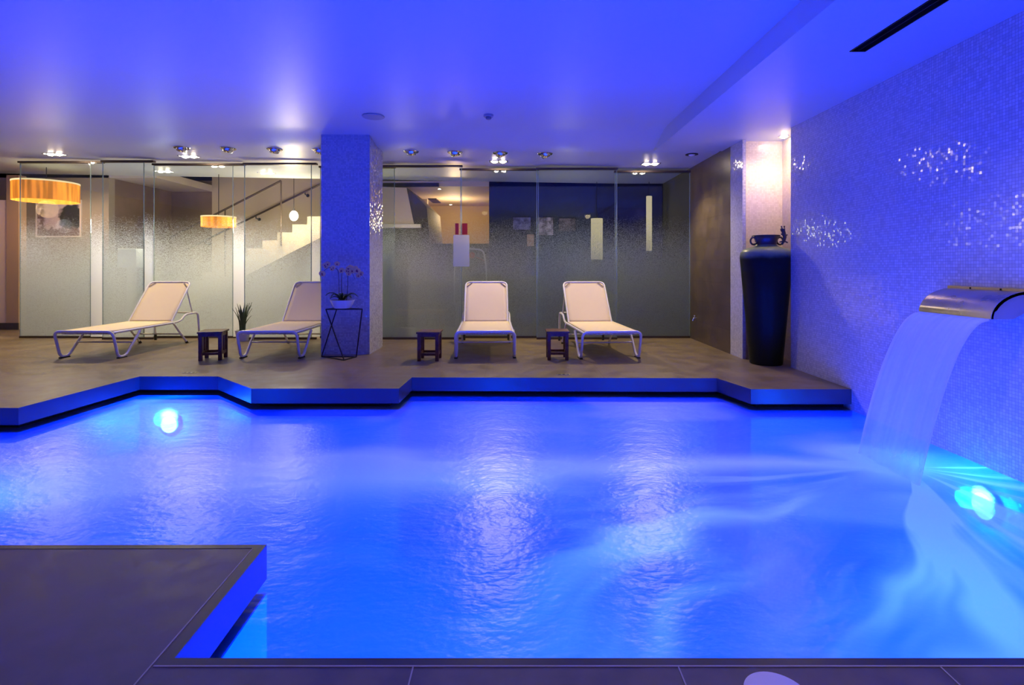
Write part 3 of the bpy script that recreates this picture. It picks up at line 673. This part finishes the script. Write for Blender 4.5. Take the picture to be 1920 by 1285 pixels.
t = thing('smoke_detector', 'small round smoke detector on the ceiling right of the pillar', 'smoke detector', (PX(916, 6.0), 6.0, 2.82))
bm = bmesh.new(); lathe(bm, [(.055, 0), (.057, -.018), (.050, -.026), (.035, -.026)], 28); obj('base', bm, M('detector', (.35, .35, .4), .5), t, True)
bm = bmesh.new(); lathe(bm, [(.032, -.024), (.034, -.04), (.024, -.052), (.01, -.053)], 24); obj('sensor_dome', bm, M('detector_dome', (.2, .2, .25), .4), t, True)

# ------------------------------------------------------------------ loungers
def make_lounger(label):
    t = thing('sun_lounger', label, 'sun lounger', (0, 0, 0), 0, 'cream sun loungers in a row before the glass')
    W = .355
    bm = bmesh.new(); path = [(-W, .46, .30), (-W, .21, .018), (-W, .09, .018), (-W, .0, .335), (W, .0, .335), (W, .09, .018), (W, .21, .018), (W, .46, .30)]
    tube(bm, fillet(path, .075, 7), .0165, 10); obj('front_leg_hoop', bm, WHITEP, t, True)
    for s in (-1, 1):
        bm = bmesh.new(); tube(bm, fillet([(s*.335, .03, .318), (s*.335, 1.18, .325), (s*.335, 1.30, .34), (s*.335, 1.40, .42), (s*.335, 1.70, .425), (s*.335, 1.73, .10)], .07), .015, 10); obj('side_rail', bm, WHITEP, t, True)
        bm = bmesh.new(); tube(bm, [(s*.345, 1.12, .32), (s*.345, 1.42, .012)], .014, 10); o = obj('rear_leg', bm, WHITEP, t, True)
        bm = bmesh.new(); tube(bm, [(s*.345, 1.40, .03), (s*.345, 1.43, 0)], .018, 10); obj('foot_cap', bm, RUBBER, o, True)
        bm = bmesh.new(); tube(bm, [(s*.335, 1.73, .10), (s*.335, 1.735, 0)], .018, 10); obj('foot', bm, RUBBER, t, True)
    bm = bmesh.new(); tube(bm, [(-.335, 1.66, .425), (.335, 1.66, .425)], .012, 8); obj('cross_bar', bm, WHITEP, t, True)
    for yy, z_, r_ in ((1.28, .15, .010), (.335, .165, .009)):
        bm = bmesh.new(); tube(bm, [(-.345, yy, z_), (.345, yy, z_)], r_, 8); obj('cross_bar', bm, WHITEP, t, True)
    def sheet(P0, P1, sag, hw, n=14, m=10, corner=0.0, th=.009):
        bm = bmesh.new(); P0, P1 = Vector(P0), Vector(P1); nrm = Vector((1, 0, 0)).cross((P1-P0)).normalized(); L_ = (P1-P0).length
        g = []
        for j in range(n+1):
            v = j/n; d = (1-v)*L_; ww = hw
            if d < corner: ww = hw-corner+math.sqrt(max(0, corner**2-(corner-d)**2))
            g.append([bm.verts.new(P0.lerp(P1, v)+Vector(((2*i/m-1)*ww, 0, 0))-nrm*sag*(1-(2*i/m-1)**2)*math.sin(PI*v)) for i in range(m+1)])
        for j in range(n):
            for i in range(m): bm.faces.new((g[j][i], g[j][i+1], g[j+1][i+1], g[j+1][i]))
        return bm
    o = obj('seat', sheet((0, .035, .340), (0, 1.14, .345), .022, .318), SLING, t, True, flip=False); o.modifiers.new('s', 'SOLIDIFY').thickness = .008
    A, B = Vector((0, 1.14, .345)), Vector((0, 1.58, .885))
    o = obj('backrest', sheet(A, B, .02, .300, corner=.07, n=22), SLING, t, True, flip=False); o.modifiers.new('s', 'SOLIDIFY').thickness = .008
    bm = bmesh.new(); tube(bm, fillet([(-.305, A.y, A.z-.01), (-.305, B.y, B.z), (.305, B.y, B.z), (.305, A.y, A.z-.01)], .08, 7), .0125, 10); obj('backrest_frame', bm, WHITEP, t, True)
    u = (B-A).normalized(); nn = Vector((0, -u.z, u.y))
    for s in (-1, 1):
        bm = bmesh.new(); c = B-u*.05+nn*.008+Vector((s*.24, 0, 0)); e1 = (Vector((s*.05, 0, 0))-u*.055); tube(bm, [c-Vector((s*.03, 0, 0))+u*.035, c+Vector((s*.045, 0, 0))-u*.04], .006, 6); obj('corner_tab', bm, M('grey_tab', (.30, .26, .24), .7), t)
    for s in (-1, 1):
        bm = bmesh.new(); tube(bm, [(s*.29, 1.50, .78), (s*.30, 1.62, .425)], .009, 8); obj('back_strut', bm, WHITEP, t, True)
        bm = bmesh.new(); bx(bm, s*.355-.02, s*.355+.02, .085, .215, 0, .014); obj('foot_pad', bm, RUBBER, t, bevel=.004)
    # lacing under the foot end
    bm = bmesh.new()
    for i in range(13):
        x = -.30+.05*i; tube(bm, [(x, .03, .330), (x+.025, .075, .300), (x+.05 if i < 12 else x, .03, .330)], .005, 5)
    tube(bm, [(-.33, .08, .30), (.33, .08, .30)], .008, 8); obj('lacing', bm, WHITEP, t)
    return t
LL = ['cream sun lounger at the far left, facing right of the picture frame', 'cream sun lounger partly hidden by the mosaic pillar', 'cream sun lounger in the middle, facing the camera straight on', 'cream sun lounger nearest the brown wall and vase, turned slightly']
LL[0] = 'leftmost cream sun lounger, seen from its long side'
l0 = make_lounger(LL[0]); l0.location = (-5.14, 6.36, 0); l0.rotation_euler[2] = math.radians(-1)
dup(l0, (-2.95, 6.36, 0), 0.0, LL[1]); dup(l0, (-.345, 6.36, 0), math.radians(2.5), LL[2]); dup(l0, (1.165, 6.33, 0), math.radians(5), LL[3])

# ------------------------------------------------------------------ slatted stools
def make_stool(label):
    t = thing('wooden_stool', label, 'stool', (0, 0, 0), 0, 'small dark slatted wooden stools between the loungers')
    w_, d_, h = .125, .135, .345
    bm = bmesh.new(); bx(bm, -w_-.012, w_+.012, -d_-.012, d_+.012, h-.022, h); obj('seat', bm, WOOD, t, bevel=.004)
    for sx in (-1, 1):
        for sy in (-1, 1):
            bm = bmesh.new(); cx_, cy_ = sx*(w_-.02), sy*(d_-.02); bx(bm, cx_-.02, cx_+.02, cy_-.02, cy_+.02, 0, h-.022); obj('leg', bm, WOOD, t, bevel=.003)
        bm = bmesh.new(); bx(bm, sx*(w_-.02)-.012, sx*(w_-.02)+.012, -d_+.04, d_-.04, .065, .10); obj('stretcher', bm, WOOD, t)
        bm = bmesh.new(); bx(bm, sx*(w_-.02)-.012, sx*(w_-.02)+.012, -d_+.04, d_-.04, h-.062, h-.022); obj('apron', bm, WOOD, t)
        for yy in (-.045, .045):
            bm = bmesh.new(); bx(bm, sx*(w_-.02)-.008, sx*(w_-.02)+.008, yy-.017, yy+.017, .10, h-.062); obj('slat', bm, WOOD, t)
    for sy in (-1, 1):
        bm = bmesh.new(); bx(bm, -w_+.04, w_-.04, sy*(d_-.02)-.012, sy*(d_-.02)+.012, .065, .095); obj('stretcher', bm, WOOD, t)
        bm = bmesh.new(); bx(bm, -w_+.04, w_-.04, sy*(d_-.02)-.012, sy*(d_-.02)+.012, h-.06, h-.022); obj('apron', bm, WOOD, t)
    return t
s0 = make_stool('reddish wooden stool showing its slatted side, between the two left loungers'); s0.location = (-3.62, 6.42, 0); s0.rotation_euler[2] = math.radians(14)
dup(s0, (-1.01, 6.38, 0), 0, 'dark wooden stool right of the pillar, left of the middle lounger')
dup(s0, (.52, 6.45, 0), 0, 'dark wooden stool between the middle and right loungers')

# ------------------------------------------------------------------ wire table with orchid
TX, TY = PX(645, 6.45), 6.45
t = thing('wire_side_table', 'black wire side table with crossed legs before the pillar', 'side table', (TX, TY, 0))
hz = .60
top = [Vector((PX(611, 6.38)-TX, -.07, hz)), Vector((PX(632, 6.62)-TX, .17, hz)), Vector((PX(679, 6.42)-TX, -.03, hz))]
bot = [Vector((PX(603, 6.55)-TX, .10, .008)), Vector((PX(645, 6.30)-TX, -.15, .008)), Vector((PX(668, 6.52)-TX, .07, .008))]
bm = bmesh.new(); tube(bm, top, .008, 6, closed=True); obj('top_frame', bm, BMETAL, t)
bm = bmesh.new(); extr(bm, [(p.x, p.y, hz-.004) for p in top], (0, 0, .008)); obj('table_top', bm, BMETAL, t)
bm = bmesh.new(); tube(bm, bot, .008, 6, closed=True); obj('base_frame', bm, BMETAL, t)
for a_, b_ in ((0, 1), (1, 0), (2, 2)):
    bm = bmesh.new(); tube(bm, [top[a_], bot[b_]], .0075, 8); obj('leg', bm, BMETAL, t)
random.seed(11)
t = thing('potted_orchid', 'potted orchid in a white bowl on the black wire table', 'orchid', (PX(641, 6.45), 6.47, hz+.0085))
bm = bmesh.new(); lathe(bm, [(.095, 0), (.105, .01), (.145, .095), (.148, .10), (.138, .10), (.125, .07)], 36); obj('bowl', bm, M('white_ceramic', (.72, .72, .76), .25), t, True)
bm = bmesh.new(); lathe(bm, [(.13, .07), (.12, .088)], 30); obj('soil', bm, M('bark', (.05, .04, .03), .9), t)
LEAF = M('orchid_leaf', (.015, .035, .015), .4)
def leaf(bm, base, a, ln, wd, rise):
    pts = []
    for k in range(8):
        u = k/7; c = Vector(base)+Vector((math.cos(a)*ln*u, math.sin(a)*ln*u, rise*math.sin(u*PI*.75)-.02*u)); s = Vector((-math.sin(a), math.cos(a), 0))*(wd*math.sin(PI*(.08+.88*u)))
        pts.append((bm.verts.new(c-s+Vector((0, 0, .006))), bm.verts.new(c), bm.verts.new(c+s+Vector((0, 0, .006)))))
    for A, B in zip(pts, pts[1:]): bm.faces.new((A[0], A[1], B[1], B[0])); bm.faces.new((A[1], A[2], B[2], B[1]))
for i in range(9):
    bm = bmesh.new(); a_ = i*2*PI/9+random.uniform(-.2, .2); leaf(bm, (0.02*math.cos(a_), .02*math.sin(a_), .095), a_, random.uniform(.12, .20), random.uniform(.022, .032), random.uniform(.05, .13))
    o = obj('leaf', bm, LEAF, t, True, flip=False); o.modifiers.new('s', 'SOLIDIFY').thickness = .004
STEM = M('orchid_stem', (.06, .05, .05), .5); PETAL = M('orchid_petal', (.80, .50, .22), .55); LIP = M('orchid_lip', (.30, .05, .07), .5)
def flower(par, c, yaw, pitch, s):
    R = Matrix.Rotation(yaw, 3, 'Z') @ Matrix.Rotation(pitch, 3, 'X')
    bm = bmesh.new()
    for k, (an, ln, wd) in enumerate([(90, 1, .42), (18, 1.05, .62), (162, 1.05, .62), (-50, .95, .40), (-130, .95, .40)]):
        a = math.radians(an); d = Vector((math.cos(a), 0, math.sin(a))); n = Vector((-math.sin(a), 0, math.cos(a)))
        q_ = [(0, .12), (.35, .8), (.65, 1), (.9, .6), (1, .05)]; L1, L2, L3 = [], [], []
        for u, w_ in q_:
            cc = d*s*ln*u+Vector((0, -s*.25*u*(1-u)*2, 0)); L1.append(bm.verts.new(Vector(c)+R@(cc-n*s*wd*w_))); L3.append(bm.verts.new(Vector(c)+R@(cc+n*s*wd*w_))); L2.append(bm.verts.new(Vector(c)+R@(cc+Vector((0, -.05*s, 0)))))
        for i in range(4):
            bm.faces.new((L1[i], L2[i], L2[i+1], L1[i+1])); bm.faces.new((L2[i], L3[i], L3[i+1], L2[i+1]))
    f = obj('flower', bm, PETAL, par, True, flip=False)
    bm = bmesh.new(); ball(bm, Vector(c)+R@Vector((0, -s*.25, -s*.15)), s*.28, .8, 1, 1.1); obj('flower_lip', bm, LIP, f, True)
for k, (sx, dirx, reach, top_z, nfl) in enumerate([(-.045, -1, .20, .47, 8), (.0, 1, .17, .44, 6), (.05, 1, .33, .46, 8)]):
    pts = [(sx, 0, .08), (sx-.01*dirx, -.01, top_z*.6), (sx+.0, -.02, top_z), (sx+dirx*reach*.35, -.04, top_z+.035), (sx+dirx*reach*.75, -.05, top_z-.0), (sx+dirx*reach, -.05, top_z-.09)]
    if k == 2: pts = [(sx, 0, .08), (sx+.02, -.01, top_z*.6), (sx+.02, -.02, top_z-.05), (sx+.10, -.04, top_z+.02), (sx+.17, -.05, top_z-.01), (sx+.235, -.05, top_z-.11)]
    sm = fillet(pts, .12, 6); bm = bmesh.new(); tube(bm, sm, .0045, 6, r1=.0025); st = obj('stem', bm, STEM, t, True)
    for i in range(nfl):
        q_ = sm[int(len(sm)*(.52+.47*i/(nfl-1)))-1]; flower(t, (q_.x+random.uniform(-.03, .03), q_.y-.015, q_.z+random.uniform(-.04, .05)), random.uniform(-.5, .5), random.uniform(-.3, .2), random.uniform(.030, .040))

# ------------------------------------------------------------------ tall vase
VX, VYc = 2.885, 6.11
t = thing('tall_floor_vase', 'tall dark glazed floor vase standing in the lit niche', 'vase', (VX, VYc, 0))
def vase_mat():
    m = M('dark_glaze', (.02, .03, .05), .34, spec=.08); t_ = NT(m); b = t_.n['Principled BSDF']; s = t_.sep(t_.n.new('ShaderNodeTexCoord').outputs['Object'])
    nz = t_.node('ShaderNodeTexNoise', i_Vector=t_.n.new('ShaderNodeTexCoord').outputs['Object'], i_Scale=5.0, i_Detail=4.0)
    z = t_.math('ADD', s[2], t_.math('MULTIPLY', t_.math('SUBTRACT', nz.outputs[0], .5), .06))
    c = t_.mixc(t_.smooth(z, 1.19, 1.28), (.014, .016, .012, 1), (.22, .27, .17, 1))  # olive shoulder glaze, its colour lightened further to suggest the niche light
    t_.put(b.inputs['Base Color'], c); return m
bm = bmesh.new()
lathe(bm, [(.165, 0), (.175, .01), (.178, .04), (.195, .25), (.225, .60), (.252, .90), (.270, 1.12), (.279, 1.22), (.272, 1.27), (.245, 1.305), (.20, 1.325), (.15, 1.335), (.125, 1.345), (.115, 1.36)], 56)
obj('body', bm, vase_mat(), t, True)
NECKM = M('neck_glaze', (.05, .035, .05), .3)
bm = bmesh.new(); lathe(bm, [(.115, 1.345), (.112, 1.37), (.120, 1.42), (.135, 1.45), (.150, 1.458), (.150, 1.468), (.135, 1.472), (.118, 1.45), (.10, 1.38)], 48); obj('neck', bm, NECKM, t, True)
for s in (-1, 1):
    bm = bmesh.new(); tube(bm, [(s*(.150+.036*math.cos(a)), -.02, 1.405+.042*math.sin(a)) for a in [2*PI*k/16 for k in range(16)]], .011, 8, closed=True); obj('ring_handle', bm, NECKM, t, True)
bm = bmesh.new()   # small creature climbing the right side of the rim
tube(bm, [(.115, -.13, 1.36), (.135, -.14, 1.40), (.150, -.13, 1.44), (.150, -.11, 1.49), (.140, -.10, 1.53)], .012, 8, r1=.024); ball(bm, (.142, -.10, 1.53), .026, 1, 1.2, .9)
for q_ in (((.150, -.12, 1.45), (.19, -.10, 1.47)), ((.148, -.12, 1.45), (.11, -.13, 1.48)), ((.135, -.14, 1.40), (.18, -.13, 1.38)), ((.13, -.14, 1.40), (.09, -.13, 1.385))): tube(bm, [q_[0], q_[1]], .008, 6)
tube(bm, [(.13, -.105, 1.545), (.125, -.10, 1.57)], .007, 6); tube(bm, [(.155, -.10, 1.545), (.162, -.10, 1.57)], .007, 6)
obj('lizard_ornament', bm, NECKM, t, True)

# ------------------------------------------------------------------ waterfall fountain
t = thing('waterfall_spout', 'curved stainless steel waterfall spout on the mosaic wall', 'fountain', (XW, 3.43, .80))
Y0, Y1 = -.28, .28
prof = []
for k in range(13):
    a = PI/2*k/12; prof.append((-.235*math.sin(a), .165*math.cos(a)-.005))
outer = [(0, .16)]+prof[1:]; inner = [(p[0]*.93, p[1]-.018 if i < 10 else p[1]) for i, p in enumerate(outer)]
bm = bmesh.new(); poly = [(p[0], Y0, p[1]) for p in outer]+[(p[0], Y0, p[1]) for p in inner[::-1]]
extr(bm, poly, (0, Y1-Y0, 0)); obj('curved_plate', bm, BRUSHED, t, True)
for yy in (Y0, Y1-.006):
    bm = bmesh.new(); pl = [(p[0]*.985, yy, p[1]-.002) for p in outer]+[(-.10, yy, -.005), (0, yy, .05)]
    extr(bm, pl, (0, .006, 0)); obj('side_cheek', bm, BRUSHED, t, True)
bm = bmesh.new(); bx(bm, -.03, -.001, Y0-.01, Y1+.01, .148, .176); obj('wall_ridge', bm, M('brass_edge', (.62, .50, .36), .3, 1.0), t, bevel=.004)
for yy in (-.12, .10):
    bm = bmesh.new(); bx(bm, -.034, -.029, yy-.004, yy+.004, .153, .170); obj('screw', bm, BMETAL, t)
bm = bmesh.new(); n, m_ = 26, 16; g = []
for j in range(n+1):
    u = j/n; z = .795-(.795-WATER+.01)*(u**1.35); fall = .795-z; X = XW-.237-.42*math.sqrt(fall/.985)*1.0
    spread = .012*u
    g.append([bm.verts.new((X+.006*math.sin(i*1.3+j*.15)*u, 3.43+(Y0+.01)+(Y1-Y0-.02)*i/m_+(i/m_-.5)*spread, z)) for i in range(m_+1)])
for j in range(n):
    for i in range(m_): bm.faces.new((g[j][i], g[j][i+1], g[j+1][i+1], g[j+1][i]))
o = obj('falling_water', bm, FALLM, smooth=True, label='smooth sheet of falling water arching from the steel spout into the pool', cat='waterfall', flip=False)
o.modifiers.new('s', 'SOLIDIFY').thickness = .012

# ------------------------------------------------------------------ small things
bm = bmesh.new(); lathe(bm, [(.082, 0), (.082, .006), (.076, .010), (.02, .011)], 48)
o = obj('floor_cover', bm, M('pale_plastic', (.70, .66, .74), .5), smooth=True, loc=(.675, 1.362, 0), label='round pale lavender cover disc on the near tiled edge', cat='cover')
def deck_plate(px, py, w_, label):
    X, Y = P(px, py); bm = bmesh.new(); bx(bm, -w_/2, w_/2, -.02, .02, 0, .004); o = obj('floor_drain', bm, STEEL, loc=(X, Y, 0), label=label, cat='drain', bevel=.0015)
    for k in range(3):
        b2 = bmesh.new(); bx(b2, -w_/2+.01+k*w_/3, -w_/2+w_/3-.01+k*w_/3, -.012, .012, .004, .005); obj('slot', b2, BMETAL, o)
deck_plate(355, 699.5, .13, 'small steel drain in the deck edge below the left stool')
deck_plate(1057, 703, .13, 'small steel drain in the deck edge below the middle right stool')
t = thing('wall_tap', 'small chrome tap low on the brown tiled wall', 'tap', (2.75, 8.03, PZ(597, 8.03)))
bm = bmesh.new(); tube(bm, [(0, 0, 0), (-.05, 0, 0), (-.06, 0, -.04)], .012, 8); obj('spout', bm, CHROME, t, True)
bm = bmesh.new(); ball(bm, (-.03, 0, .03), .018); obj('knob', bm, CHROME, t, True)
